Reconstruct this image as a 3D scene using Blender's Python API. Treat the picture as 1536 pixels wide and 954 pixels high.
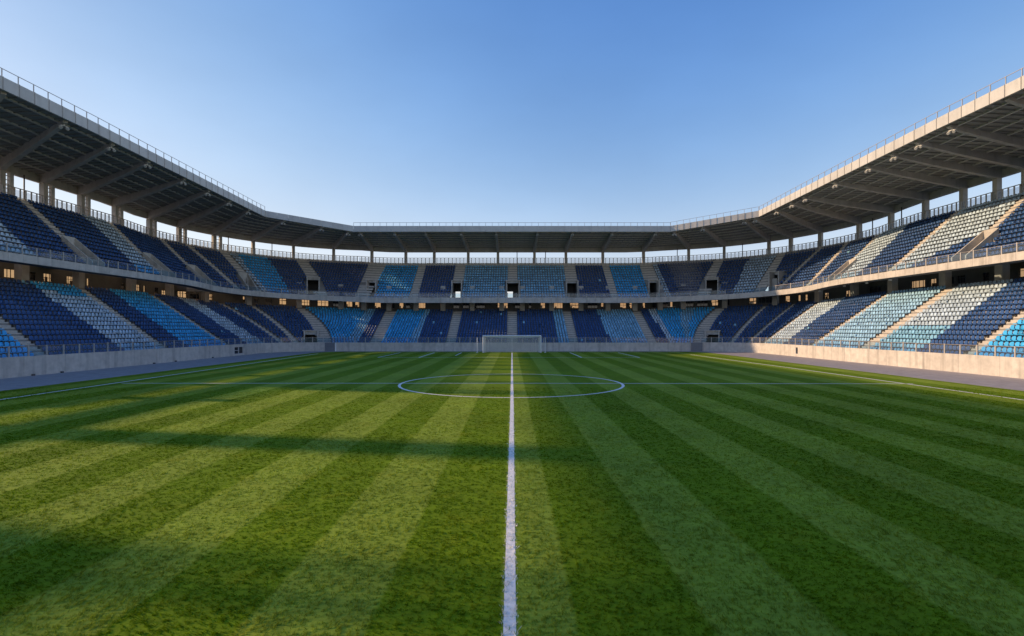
import bpy, math, random
import numpy as np
from mathutils import Vector
random.seed(7); rng = np.random.default_rng(7)
S = bpy.context.scene
for o in list(bpy.data.objects): bpy.data.objects.remove(o)
COL = S.collection

# ------------------------------------------------------------------ camera, sky, sun, exposure
HC = 4.44
cam = bpy.data.cameras.new('camera'); co = bpy.data.objects.new('camera', cam); COL.objects.link(co)
cam.sensor_width = 36; cam.lens = 18.63; cam.shift_y = 0.0104; cam.clip_end = 6000; cam.clip_start = 0.1
co.location = (0, 0, HC); co.rotation_euler = (math.radians(90), 0, 0)
S.camera = co
SUN_EL, SUN_AHEAD = 19.8, 10.0
el, ah = math.radians(SUN_EL), math.radians(SUN_AHEAD)
sdir = Vector((-math.cos(ah)*math.cos(el), math.sin(ah)*math.cos(el), math.sin(el)))
W_ = bpy.data.worlds.new('World'); S.world = W_; W_.use_nodes = True
wn = W_.node_tree.nodes; wl = W_.node_tree.links
bg = wn['Background']; sky = wn.new('ShaderNodeTexSky'); sky.sky_type = 'NISHITA'; sky.sun_disc = False
sky.sun_elevation = el; sky.sun_rotation = math.atan2(sdir.x, sdir.y)
sky.altitude = 50; sky.air_density = 1.0; sky.dust_density = 0.2; sky.ozone_density = 2.0
EXPO, SKYK = 1.1, 1.28
# grade of the clear evening sky: deeper blue aloft, soft shoulder towards the sun
sep = wn.new('ShaderNodeSeparateColor'); cmb = wn.new('ShaderNodeCombineColor'); wl.new(sky.outputs[0], sep.inputs[0])
def wmath(op, a, b):
    x = wn.new('ShaderNodeMath'); x.operation = op
    for i, v in enumerate((a, b)):
        if isinstance(v, (int, float)): x.inputs[i].default_value = v
        else: wl.new(v, x.inputs[i])
    return x.outputs[0]
for i, (g, A, B) in enumerate(((2.0, 8.4, 8.8), (1.5, 3.25, 2.9), (1.0, 2.70, 2.30))):
    p = wmath('POWER', wmath('MULTIPLY', sep.outputs[i], 0.13), g)
    v = wmath('DIVIDE', wmath('MULTIPLY', p, A), wmath('ADD', wmath('MULTIPLY', p, B), 1.0))
    wl.new(wmath('MULTIPLY', v, SKYK/(0.15*2**EXPO)), cmb.inputs[i])
# faint unevenness of the air
tcw = wn.new('ShaderNodeTexCoord'); nzw = wn.new('ShaderNodeTexNoise'); nzw.inputs['Scale'].default_value = 3.0; nzw.inputs['Detail'].default_value = 5
mpw = wn.new('ShaderNodeMapping'); mpw.inputs['Scale'].default_value = (1, 1, 2.5); wl.new(tcw.outputs['Generated'], mpw.inputs[0]); wl.new(mpw.outputs[0], nzw.inputs['Vector'])
rgw = wn.new('ShaderNodeMapRange'); rgw.inputs[1].default_value = .3; rgw.inputs[2].default_value = .7; rgw.inputs[3].default_value = .955; rgw.inputs[4].default_value = 1.045; wl.new(nzw.outputs[0], rgw.inputs[0])
mxw = wn.new('ShaderNodeMix'); mxw.data_type = 'RGBA'; mxw.blend_type = 'MULTIPLY'; mxw.inputs[0].default_value = 1; wl.new(cmb.outputs[0], mxw.inputs[6]); wl.new(rgw.outputs[0], mxw.inputs[7])
wl.new(mxw.outputs[2], bg.inputs[0]); bg.inputs[1].default_value = 0.15
sl = bpy.data.lights.new('sun', 'SUN'); so = bpy.data.objects.new('sun', sl); COL.objects.link(so)
sl.energy = 2.25; sl.angle = math.radians(1.1); sl.color = (1.0, 0.71, 0.43)
so.rotation_euler = sdir.to_track_quat('Z', 'Y').to_euler(); so.location = (-80, 10, 60)
S.view_settings.view_transform = 'Standard'; S.view_settings.look = 'None'
S.view_settings.exposure = EXPO; S.view_settings.gamma = 1

# ------------------------------------------------------------------ materials
def mat(name, col, rough=0.6, spec=0.4, metal=0.0, noise=0.0, nscale=1.0, bump=0.0, bscale=20.0, stain=0.0, island=0.0, obj=0.0):
    m = bpy.data.materials.new(name); m.use_nodes = True
    n = m.node_tree.nodes; l = m.node_tree.links; b = n['Principled BSDF']
    b.inputs['Roughness'].default_value = rough; b.inputs['Metallic'].default_value = metal
    b.inputs['Specular IOR Level'].default_value = spec
    rgb = n.new('ShaderNodeRGB'); rgb.outputs[0].default_value = (*col, 1); c = rgb.outputs[0]
    geo = n.new('ShaderNodeNewGeometry')
    def mul(c, val):
        mx = n.new('ShaderNodeMix'); mx.data_type = 'RGBA'; mx.blend_type = 'MULTIPLY'; mx.inputs[0].default_value = 1
        l.new(c, mx.inputs[6]); l.new(val, mx.inputs[7]); return mx.outputs[2]
    def ramp(val, lo, hi):
        r = n.new('ShaderNodeMapRange'); r.inputs[3].default_value = lo; r.inputs[4].default_value = hi
        l.new(val, r.inputs[0]); return r.outputs[0]
    if noise:
        t = n.new('ShaderNodeTexNoise'); t.inputs['Scale'].default_value = nscale; t.inputs['Detail'].default_value = 6; t.inputs['Roughness'].default_value = 0.65
        l.new(geo.outputs['Position'], t.inputs['Vector'])
        r = n.new('ShaderNodeMapRange'); r.inputs[1].default_value = 0.3; r.inputs[2].default_value = 0.7
        r.inputs[3].default_value = 1-noise; r.inputs[4].default_value = 1+noise*0.5
        l.new(t.outputs[0], r.inputs[0]); c = mul(c, r.outputs[0])
    if stain:
        mp = n.new('ShaderNodeMapping'); mp.inputs['Scale'].default_value = (1.6, 1.6, 0.12)
        l.new(geo.outputs['Position'], mp.inputs[0])
        t = n.new('ShaderNodeTexNoise'); t.inputs['Scale'].default_value = 1.0; t.inputs['Detail'].default_value = 5
        l.new(mp.outputs[0], t.inputs['Vector'])
        r = n.new('ShaderNodeMapRange'); r.inputs[1].default_value = 0.52; r.inputs[2].default_value = 0.72
        r.inputs[3].default_value = 1; r.inputs[4].default_value = 1-stain
        l.new(t.outputs[0], r.inputs[0]); c = mul(c, r.outputs[0])
    if island: c = mul(c, ramp(geo.outputs['Random Per Island'], 1-island, 1+island))
    if obj:
        oi = n.new('ShaderNodeObjectInfo'); c = mul(c, ramp(oi.outputs['Random'], 1-obj, 1+obj))
    l.new(c, b.inputs['Base Color'])
    if bump:
        t = n.new('ShaderNodeTexNoise'); t.inputs['Scale'].default_value = bscale; t.inputs['Detail'].default_value = 4
        l.new(geo.outputs['Position'], t.inputs['Vector'])
        bp = n.new('ShaderNodeBump'); bp.inputs['Strength'].default_value = bump; bp.inputs['Distance'].default_value = 0.02
        l.new(t.outputs[0], bp.inputs['Height']); l.new(bp.outputs[0], b.inputs['Normal'])
    return m
M = {}
M['wall'] = mat('wall_concrete', (.62,.565,.50), .8, .3, noise=.2, nscale=1.3, bump=.25, bscale=14, stain=.26, obj=.05)
M['parapet'] = mat('parapet_concrete', (.60,.545,.48), .8, .3, noise=.2, nscale=1.0, bump=.25, bscale=10, stain=.26, obj=.05)
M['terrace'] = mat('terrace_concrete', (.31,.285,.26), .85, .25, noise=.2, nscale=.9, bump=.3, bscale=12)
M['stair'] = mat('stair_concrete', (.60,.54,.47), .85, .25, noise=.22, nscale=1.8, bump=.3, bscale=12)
M['column'] = mat('column_concrete', (.50,.45,.39), .8, .3, noise=.18, nscale=.9, stain=.2)
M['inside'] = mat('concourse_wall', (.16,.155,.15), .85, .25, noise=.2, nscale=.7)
M['fascia'] = mat('fascia_panel', (.55,.525,.49), .5, .4, noise=.1, nscale=.8, stain=.14, obj=.05)
M['ceiling'] = mat('roof_sheet', (.31,.305,.295), .55, .4, noise=.25, nscale=.35)
M['beam'] = mat('beam_steel', (.52,.50,.47), .6, .35, noise=.18, nscale=.7, stain=.15)
M['purlin'] = mat('purlin_steel', (.60,.58,.55), .55, .4)
M['post'] = mat('post_steel', (.46,.42,.38), .5, .5, noise=.1, nscale=3)
M['dark'] = mat('dark_steel', (.09,.08,.075), .5, .4)
M['rail'] = mat('rail_steel', (.36,.33,.31), .45, .5, metal=.3)
M['white'] = mat('white_paint', (.88,.87,.85), .35, .5, noise=.05, nscale=3)
M['net'] = mat('net_cord', (.84,.81,.79), .8, .2)
M['lamp'] = mat('floodlight_housing', (.68,.66,.63), .35, .5)
M['lens'] = mat('floodlight_glass', (.35,.36,.38), .08, .8)
M['pane'] = mat('window_glass', (.015,.02,.03), .08, .7)
M['gate'] = mat('gate_steel', (.20,.21,.23), .5, .4, noise=.12, nscale=1.4)
M['path'] = mat('path_paving', (.40,.355,.335), .85, .3, noise=.22, nscale=1.1, bump=.4, bscale=25)
M['ground'] = mat('outer_ground', (.22,.21,.18), .9, .2, noise=.3, nscale=.05)
SEATC = {'navy': (.030,.088,.24), 'sky': (.055,.44,.80), 'pale': (.50,.62,.72), 'steel': (.24,.50,.68), 'ice': (.34,.58,.78)}
for k, c in SEATC.items(): M[k] = mat('seat_plastic_'+k, c, .42, .45, island=.22, obj=.10, noise=.16, nscale=.35)
def glass(name, tint, t):
    m = bpy.data.materials.new(name); m.use_nodes = True; n = m.node_tree.nodes; l = m.node_tree.links
    out = n['Material Output']; n.remove(n['Principled BSDF'])
    tr = n.new('ShaderNodeBsdfTransparent'); tr.inputs[0].default_value = (*tint, 1)
    gl = n.new('ShaderNodeBsdfGlossy'); gl.inputs['Roughness'].default_value = .05
    df = n.new('ShaderNodeBsdfDiffuse'); df.inputs[0].default_value = (.6,.62,.65,1)
    m1 = n.new('ShaderNodeMixShader'); m1.inputs[0].default_value = t; l.new(tr.outputs[0], m1.inputs[1]); l.new(df.outputs[0], m1.inputs[2])
    lw = n.new('ShaderNodeLayerWeight'); lw.inputs[0].default_value = .5; pw = n.new('ShaderNodeMath'); pw.operation = 'POWER'; pw.inputs[1].default_value = 5.0
    l.new(lw.outputs['Facing'], pw.inputs[0]); ad = n.new('ShaderNodeMath'); ad.operation = 'MULTIPLY_ADD'; ad.inputs[1].default_value = .6; ad.inputs[2].default_value = .03; l.new(pw.outputs[0], ad.inputs[0])
    m2 = n.new('ShaderNodeMixShader'); l.new(ad.outputs[0], m2.inputs[0]); l.new(m1.outputs[0], m2.inputs[1]); l.new(gl.outputs[0], m2.inputs[2])
    l.new(m2.outputs[0], out.inputs[0]); return m
M['glass'] = glass('balustrade_glass', (.80,.90,.96), .06)
M['sunglow'] = glass('sunglow_tint_glass', (.74,.58,.42), .04)  # low-sun warmth seen through the openings is put into the tint
M['frost'] = glass('frosted_glass', (.80,.82,.86), .25)

# turf: mown stripes, the look of light on bent blades, put into the colour
def turf(name, blades):
    m = bpy.data.materials.new(name); m.use_nodes = True; n = m.node_tree.nodes; l = m.node_tree.links; b = n['Principled BSDF']
    geo = n.new('ShaderNodeNewGeometry'); sx = n.new('ShaderNodeSeparateXYZ'); l.new(geo.outputs['Position'], sx.inputs[0])
    def M_(op, a, b_=None, c=None):
        x = n.new('ShaderNodeMath'); x.operation = op
        for i, v in enumerate((a, b_, c)):
            if v is None: continue
            if isinstance(v, (int, float)): x.inputs[i].default_value = v
            else: l.new(v, x.inputs[i])
        return x.outputs[0]
    def noise(scale, detail=4, vec=None, sc=None):
        t = n.new('ShaderNodeTexNoise'); t.inputs['Scale'].default_value = scale; t.inputs['Detail'].default_value = detail
        if sc:
            mp = n.new('ShaderNodeMapping'); mp.inputs['Scale'].default_value = sc; l.new(geo.outputs['Position'], mp.inputs[0]); l.new(mp.outputs[0], t.inputs['Vector'])
        else: l.new(geo.outputs['Position'], t.inputs['Vector'])
        return t.outputs[0]
    wob = M_('MULTIPLY', M_('SUBTRACT', noise(1.1, 4), .5), .2)
    x = M_('ADD', sx.outputs[0], wob)
    P_ = 3.85
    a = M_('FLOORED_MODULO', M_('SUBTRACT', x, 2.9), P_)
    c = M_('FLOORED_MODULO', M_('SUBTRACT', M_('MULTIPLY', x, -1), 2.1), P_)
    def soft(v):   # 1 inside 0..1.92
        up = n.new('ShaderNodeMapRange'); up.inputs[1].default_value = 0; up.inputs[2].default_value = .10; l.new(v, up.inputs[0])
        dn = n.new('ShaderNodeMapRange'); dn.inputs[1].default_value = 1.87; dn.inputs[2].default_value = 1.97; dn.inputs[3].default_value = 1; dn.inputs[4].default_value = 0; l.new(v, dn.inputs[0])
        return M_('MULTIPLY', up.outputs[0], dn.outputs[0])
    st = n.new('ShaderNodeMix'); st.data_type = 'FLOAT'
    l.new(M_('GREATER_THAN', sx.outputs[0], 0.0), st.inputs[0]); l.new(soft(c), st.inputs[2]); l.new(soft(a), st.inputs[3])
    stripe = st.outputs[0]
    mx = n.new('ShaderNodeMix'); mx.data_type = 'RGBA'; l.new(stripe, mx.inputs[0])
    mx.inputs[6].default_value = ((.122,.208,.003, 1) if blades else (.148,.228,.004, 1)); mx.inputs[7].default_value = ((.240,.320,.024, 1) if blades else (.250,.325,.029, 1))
    col = mx.outputs[2]
    def mulr(col, val, lo, hi, f0=.3, f1=.7):
        r = n.new('ShaderNodeMapRange'); r.inputs[1].default_value = f0; r.inputs[2].default_value = f1; r.inputs[3].default_value = lo; r.inputs[4].default_value = hi; l.new(val, r.inputs[0])
        q = n.new('ShaderNodeMix'); q.data_type = 'RGBA'; q.blend_type = 'MULTIPLY'; q.inputs[0].default_value = 1; l.new(col, q.inputs[6]); l.new(r.outputs[0], q.inputs[7]); return q.outputs[2]
    col = mulr(col, noise(.22, 3), .86, 1.12)
    col = mulr(col, noise(2.2, 5), .87, 1.12)
    if not blades:
        col = mulr(col, noise(22, 3), .90, 1.1)
        col = mulr(col, noise(1, 3, sc=(3.0, 14, 1)), .84, 1.12)
    # dry yellowish patches
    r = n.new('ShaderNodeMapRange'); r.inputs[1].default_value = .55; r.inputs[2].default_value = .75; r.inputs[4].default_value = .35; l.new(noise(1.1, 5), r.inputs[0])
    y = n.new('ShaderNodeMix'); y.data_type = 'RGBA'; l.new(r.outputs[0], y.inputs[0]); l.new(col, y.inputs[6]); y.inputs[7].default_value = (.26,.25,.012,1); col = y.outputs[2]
    if blades:
        col = mulr(col, noise(24, 3), .86, 1.14)
        q = n.new('ShaderNodeMapRange'); q.inputs[3].default_value = .74; q.inputs[4].default_value = 1.3; l.new(geo.outputs['Random Per Island'], q.inputs[0])
        qq = n.new('ShaderNodeMix'); qq.data_type = 'RGBA'; qq.blend_type = 'MULTIPLY'; qq.inputs[0].default_value = 1; l.new(col, qq.inputs[6]); l.new(q.outputs[0], qq.inputs[7]); col = qq.outputs[2]
        b.inputs['Roughness'].default_value = .6; b.inputs['Specular IOR Level'].default_value = .06
    else:
        b.inputs['Roughness'].default_value = .9; b.inputs['Specular IOR Level'].default_value = .1
        bp = n.new('ShaderNodeBump'); bp.inputs['Strength'].default_value = .35; bp.inputs['Distance'].default_value = .04
        l.new(noise(9, 6), bp.inputs['Height']); l.new(bp.outputs[0], b.inputs['Normal'])
    l.new(col, b.inputs['Base Color'])
    if blades:
        tr = n.new('ShaderNodeBsdfTranslucent'); l.new(col, tr.inputs[0]); ms = n.new('ShaderNodeMixShader'); ms.inputs[0].default_value = .4
        l.new(b.outputs[0], ms.inputs[1]); l.new(tr.outputs[0], ms.inputs[2]); l.new(ms.outputs[0], n['Material Output'].inputs[0])
    return m
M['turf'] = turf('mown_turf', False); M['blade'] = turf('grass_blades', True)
M['line'] = mat('line_paint', (.92,.87,.77), .8, .2, noise=.22, nscale=5, bump=.5, bscale=40)
M['lineblade'] = mat('painted_blades', (.92,.87,.77), .6, .3, island=.2)

# ------------------------------------------------------------------ mesh helpers
class MB:
    def __init__(s): s.v = []; s.f = []
    def hexa(s, p):   # 8 points: bottom ring 0-3, top ring 4-7
        b = len(s.v); s.v += [tuple(q) for q in p]
        s.f += [(b+3,b+2,b+1,b),(b+4,b+5,b+6,b+7)] + [(b+i, b+(i+1)%4, b+4+(i+1)%4, b+4+i) for i in range(4)]
    def box(s, c, hx, hy, hz, tx=(1,0), z0=None, z1=None):   # tx: plan direction of local x
        cx, cy = c[0], c[1]; ux, uy = tx; vx, vy = -uy, ux
        if z0 is None: z0, z1 = c[2]-hz, c[2]+hz
        pl = [(cx+a*hx*ux+d*hy*vx, cy+a*hx*uy+d*hy*vy) for a, d in ((-1,-1),(1,-1),(1,1),(-1,1))]
        s.hexa([(x,y,z0) for x,y in pl]+[(x,y,z1) for x,y in pl])
    def bar(s, a, b, w, h=None):   # square bar between two points
        h = h or w; a = Vector(a); b = Vector(b); d = (b-a).normalized()
        up = Vector((0,0,1)) if abs(d.z) < .95 else Vector((0,1,0))
        x = d.cross(up).normalized()*w/2; y = x.cross(d).normalized()*h/2
        r = [(-1,-1),(1,-1),(1,1),(-1,1)]
        s.hexa([a+x*i+y*j for i,j in r]+[b+x*i+y*j for i,j in r])
    def tube(s, a, b, r, n=10):
        a = Vector(a); b = Vector(b); d = (b-a).normalized(); up = Vector((0,0,1)) if abs(d.z) < .95 else Vector((0,1,0))
        x = d.cross(up).normalized()*r; y = x.cross(d).normalized()*r; k = len(s.v)
        for p in (a, b):
            for i in range(n):
                t = 2*math.pi*i/n; s.v.append(tuple(p+x*math.cos(t)+y*math.sin(t)))
        for i in range(n): s.f.append((k+i, k+(i+1)%n, k+n+(i+1)%n, k+n+i))
        s.f += [tuple(k+n-1-i for i in range(n)), tuple(k+n+i for i in range(n))]
    def sweep(s, rings, closed=True, caps=True):   # rings: list of equal lists of 3D points
        k = len(s.v); m = len(rings[0])
        for r in rings: s.v += [tuple(p) for p in r]
        for i in range(len(rings)-1):
            for j in range(m if closed else m-1):
                a = k+i*m+j; b = k+i*m+(j+1)%m; s.f.append((a, b, b+m, a+m))
        if caps and closed:
            s.f.append(tuple(k+m-1-j for j in range(m))); s.f.append(tuple(k+(len(rings)-1)*m+j for j in range(m)))
    def quad(s, *p):
        k = len(s.v); s.v += [tuple(q) for q in p]; s.f.append(tuple(range(k, k+len(p))))
    def build(s, name, m, parent=None, **props):
        me = bpy.data.meshes.new(name); me.from_pydata(s.v, [], s.f); me.materials.append(m); me.validate()
        return link(name, me, parent, **props)
def link(name, me, parent=None, **props):
    o = bpy.data.objects.new(name, me); COL.objects.link(o)
    if parent: o.parent = parent
    for k, v in props.items(): o[k] = v
    return o
def empty(name, loc=(0,0,0), **props):
    o = bpy.data.objects.new(name, None); COL.objects.link(o); o.location = loc; o.empty_display_size = .5
    for k, v in props.items(): o[k] = v
    return o

# ------------------------------------------------------------------ bowl geometry: q runs along the stand, u outward from the front wall
R0, XL, CX0, CY0 = 9.3, 45.3, 36.0, 94.7
LA = R0*math.pi/2; QC = CY0+LA+36; QA, QB, QE, QF = -30, 112.4, 2*QC-112.4, 2*QC+30
def sm(t): t = max(0, min(1, t)); return t*t*(3-2*t)
def Wq(q): return sm((61.3-abs(q-QC))/(61.3-26))
def base(q):
    m = 1
    if q > QC: q = 2*QC-q; m = -1
    if q <= CY0: b = (-XL, q); n = (-1, 0); t = (0, 1)
    elif q <= CY0+LA:
        th = (q-CY0)/R0; b = (-CX0-R0*math.cos(th), CY0+R0*math.sin(th)); n = (-math.cos(th), math.sin(th)); t = (math.sin(th), math.cos(th))
    else: b = (-36+(q-CY0-LA), CY0+R0); n = (0, 1); t = (1, 0)
    return (m*b[0], b[1]), (m*n[0], n[1]), ((t[0], m*t[1]))     # point, outward normal, tangent (+q)
def P(q, u, z=None):
    b, n, t = base(q); p = (b[0]+n[0]*u, b[1]+n[1]*u)
    return p if z is None else (p[0], p[1], z)
def mix(a, b, w): return a+(b-a)*w
def stretch(q, u):   # metres per unit of q at offset u
    a = q if q <= QC else 2*QC-q
    return (R0+u)/R0 if CY0 < a < CY0+LA else 1.0
def row(T, r, q):
    w = Wq(q)
    if T == 'L': return mix(.9,.9,w)+r*mix(.78,.85,w), mix(1.25,1.15,w)+r*mix(.547,.453,w)
    return mix(8.6,10.3,w)+r*mix(.79,.72,w), mix(11.9,10.5,w)+r*mix(.664,.615,w)
NR = {'L': 16, 'U': 15}
def zwall(q): return mix(1.86, 1.70, Wq(q))
def upar(q): return mix(7.7, 9.5, Wq(q))
def zpar(q): return mix(11.6, 9.97, Wq(q)), mix(12.48, 11.12, Wq(q))
def zdeck(q): return row('L', 16, q)[1]
URF, UCOL = 21.6, 20.9
def zrear(q): return mix(26.15, 23.6, Wq(q))      # ceiling height at the rear
FY0, FX1, FY1 = 103.1, 32.9, 110.0
def zf(x, y):                                       # underside height of the roof's front edge
    x = abs(x)
    if x >= 47.9: return 27.0 if y < 60 else mix(27.0, 26.2, (y-60)/(FY0-60))
    if x > FX1: return mix(26.2, 24.57, (48-x)/(48-FX1))
    return 24.57
def front(q):
    m = 1
    if q > QC: q = 2*QC-q; m = -1
    b, n, t = base(q)
    if q <= CY0: p = (-48.0, q)
    elif q <= CY0+LA:
        th = (q-CY0)/R0; k = 12/max(1e-6, math.cos(th)); p = (-48.0, CY0+k*math.sin(th))
        if p[1] > FY0:
            dx, dy = 15.1, 6.9   # C + k n on the chamfer
            k = ((-48+36)*dy-(FY0-CY0)*dx)/(-math.cos(th)*dy-math.sin(th)*dx)
            p = (-36-k*math.cos(th), CY0+k*math.sin(th))
    else:
        x = b[0]; p = (x, FY0+(x+48)*6.9/15.1 if x < -FX1 else FY1)
    return (m*p[0], p[1])
def qs(a, b, step=2.0, extra=()):
    s = {a, b}; s.update(e for e in extra if a < e < b)
    x = a
    while x < b:
        s.add(x); k = x if x <= QC else 2*QC-x
        x += .6 if CY0-.5 <= k <= CY0+LA else step
    out = sorted(s); r = [out[0]]
    for v in out[1:]:
        if v-r[-1] > 1e-3: r.append(v)
    return r
def swept(mb, q0, q1, sec, step=2.0):   # sec(q) -> closed list of (u, z)
    mb.sweep([[P(q, u, z) for u, z in sec(q)] for q in qs(q0, q1, step)])

# ------------------------------------------------------------------ layout of aisles, mouths and seat colours (q at bottom row, q at top row)
LOW = [('C','sky',38,38),('A',52.8,54.6,1.2),('C','navy'),('B','pale',63.9,64.1),('A',71.5,71.9,1.2),('C','navy'),('B','sky',76.6,77.2),('A',87.3,86.2,1.1),
 ('C','navy'),('B','pale',93.8,93.9),('B','navy',98.1,96.1),('A',101.4,98.6,.9),('C','navy'),('A',103.7,101.2,.9),('C','navy'),('W',107.2,104.7,109.4,105.5),
 ('C','sky'),('B','steel',112.3,112.8),('B','navy',114.4,114.9),('W',116.9,117.1,119.2,119.6),('C','sky'),('B','steel',124.8,125.7),('B','navy',126.3,127.0),
 ('W',132.1,132.2,134.0,134.2),('C','navy'),('W',144.3,144.3,146.4,146.4),('C','navy'),('B','steel',154.2,154.2),('W',156.8,156.6,158.5,158.4),('C','navy'),
 ('B','steel',165.0,164.3),('W',172.4,172.1,174.3,174.0),('C','navy'),('B','pale',176.5,175.8),('B','sky',178.0,177.4),('B','steel',180.2,182.0),('B','sky',180.9,183.2),('W',181.4,184.8,183.4,185.7),
 ('C','navy'),('A',187.5,188.9,.9),('C','navy'),('A',190.3,191.3,.9),('C','navy'),('A',193.1,193.6,.8),('C','pale'),('B','navy',199.0,197.2),('A',207.6,208.2,1.2),
 ('C','ice'),('W',218.8,219.1,221.0,221.0),('C','pale'),('B','navy',229.2,228.7),('A',236.2,235.4,1.2),('C','sky'),('END',252.6)]
UPP = [('C','pale',48,48),('B','navy',60.9,63.0),('A',69.8,71.0,1.2),('C','navy'),('B','pale',78.5,81.0),('A',83.5,86.5,1.0),('C','navy'),('A',95.6,96.0,1.0),('C','navy'),
 ('A',99.1,97.9,.9),('C','navy'),('A',101.0,100.2,1.5),('C','pale'),('B','sky',101.9,101.0),('B','navy',104.1,103.0),('W',106.4,104.9,107.6,105.7),('C','navy'),
 ('W',111.2,111.6,114.0,115.8),('C','sky'),('W',122.9,123.4,124.8,125.1),('C','navy'),('W',131.8,132.1,134.3,134.4),('C','steel'),('W',144.3,144.4,146.6,146.5),('C','steel'),
 ('W',157.5,157.5,160.1,160.1),('C','navy'),('W',166.9,166.5,168.5,168.1),('C','sky'),('W',175.2,175.3,178.8,178.2),('C','pale'),('B','navy',180.0,179.4),('W',183.1,184.8,184.3,185.4),
 ('C','navy'),('B','pale',186.4,187.1),('W',188.4,188.9,189.4,189.4),('C','navy'),('A',190.7,191.7,.9),('C','navy'),('A',193.9,193.5,1.0),('C','navy'),('A',197.6,196.0,1.0),
 ('C','pale'),('B','navy',206.3,203.3),('A',213.3,212.7,1.2),('C','pale'),('A',225.5,223.5,1.2),('C','navy'),('END',252.6)]
# mouths: tier, q0, q1, first row, last row, what shows behind ('dark' closed, 'open' daylight)
VOM = [('U',69.0,71.2,1,5,'wedge'),('U',84.2,86.2,1,5,'wedge'),('U',95.2,96.2,0,5,'wedge'),('U',100.0,100.9,1,5,'wedge'),('U',105.6,106.7,1,6,'dark'),
 ('U',113.0,115.2,1,6,'open'),('U',131.9,134.2,1,6,'open'),('U',144.0,147.0,1,6,'half'),('U',157.3,160.0,1,6,'dark'),('U',175.5,178.0,1,6,'dark'),
 ('U',184.0,185.1,1,6,'dark'),('U',189.4,190.3,1,6,'dark'),('U',198.0,200.2,1,5,'wedge'),('U',224.6,226.8,1,5,'wedge'),
 ('L',105.0,107.0,0,4,'dark'),('L',183.5,185.5,0,4,'dark')]
def invom(T, r, q, pad=0.0):
    return any(v[0] == T and v[3] <= r <= v[4] and v[1]-pad < q < v[2]+pad for v in VOM)

# ------------------------------------------------------------------ ground, path, pitch
def sheet(name, x0, x1, y0, y1, z, m, **kw):
    mb = MB(); mb.quad((x0,y0,z),(x1,y0,z),(x1,y1,z),(x0,y1,z)); return mb.build(name, m, kind='structure', **kw)
sheet('ground', -3000, 3000, -3000, 3000, -.12, M['ground'])
mb = MB(); mb.sweep([[(x,y,-.1),(x,y,0.0)] for x,y in ((-46,-40),(46,-40))], closed=False)
mb.quad((-46,-40,0),(46,-40,0),(46,105,0),(-46,105,0)); mb.build('path', M['path'], kind='structure')
PX, PY = 36.3, 102.4
mb = MB()
edge = []
for i in range(60): edge.append((-PX+rng.normal(0,.03), -39.5+i*2.33))
for i in range(13): th = math.pi/2*i/12; edge.append((-PX+5-5*math.cos(th), PY-5+5*math.sin(th)))
edge += [(-x, y) for x, y in reversed(edge)]
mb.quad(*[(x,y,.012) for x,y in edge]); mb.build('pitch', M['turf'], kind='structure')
# kerb edging between turf and path, one long strip each side
for s in (-1, 1):
    mb = MB(); mb.box((s*(PX+.06), 29, 0), .05, 68, 0, z0=-.02, z1=.022); mb.build('kerb', M['terrace'], kind='structure')
ZL = .018
def strip(name, pts, w, m=None):
    mb = MB()
    for (a, b) in zip(pts[:-1], pts[1:]):
        d = Vector((b[0]-a[0], b[1]-a[1])).normalized(); n = Vector((-d.y, d.x))*w/2
        mb.quad((a[0]-n.x,a[1]-n.y,ZL),(b[0]-n.x,b[1]-n.y,ZL),(b[0]+n.x,b[1]+n.y,ZL),(a[0]+n.x,a[1]+n.y,ZL))
    return mb.build(name, m or M['line'], kind='structure')
def arcline(name, c, r, w, n=128):
    mb = MB(); rings = []
    for i in range(n+1):
        t = 2*math.pi*i/n; rings.append([(c[0]+(r-w/2)*math.cos(t), c[1]+(r-w/2)*math.sin(t), ZL+.004),(c[0]+(r+w/2)*math.cos(t), c[1]+(r+w/2)*math.sin(t), ZL+.004)])
    mb.sweep(rings, closed=False); return mb.build(name, M['line'], kind='structure')
strip('centre_line', [(-.06, -20), (-.03, 12), (0, 30), (0, 97.8)], .19)
strip('halfway_line', [(-31.6, 42.95), (-.11, 42.95)], .20); strip('halfway_line', [(.11, 42.95), (32.2, 42.55)], .20)
arcline('centre_circle', (-.06, 42.85), 8.86, .22)
strip('touchline', [(-30.4, -12), (-32.9, 62), (-34.4, 94)], .24); strip('touchline', [(32.3, -12), (31.4, 60), (30.3, 90)], .24)
strip('goal_line', [(-31, 98), (-5.6, 98)], .13); strip('goal_line', [(5.6, 98), (31, 98)], .13)
strip('penalty_area_line', [(-20.6, 81.3), (-.11, 81.3)], .2); strip('penalty_area_line', [(.11, 81.3), (19.6, 81.3)], .2)
for pts in ([(-20.6, 81.4), (-20.6, 97.9)], [(19.6, 81.4), (19.6, 97.9)], [(-14.3, 81.4), (-14.3, 97.9)], [(10.7, 81.4), (10.7, 97.9)], [(-9.3, 87), (-9.3, 97.9)]):
    strip('box_line', pts, .24)

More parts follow.
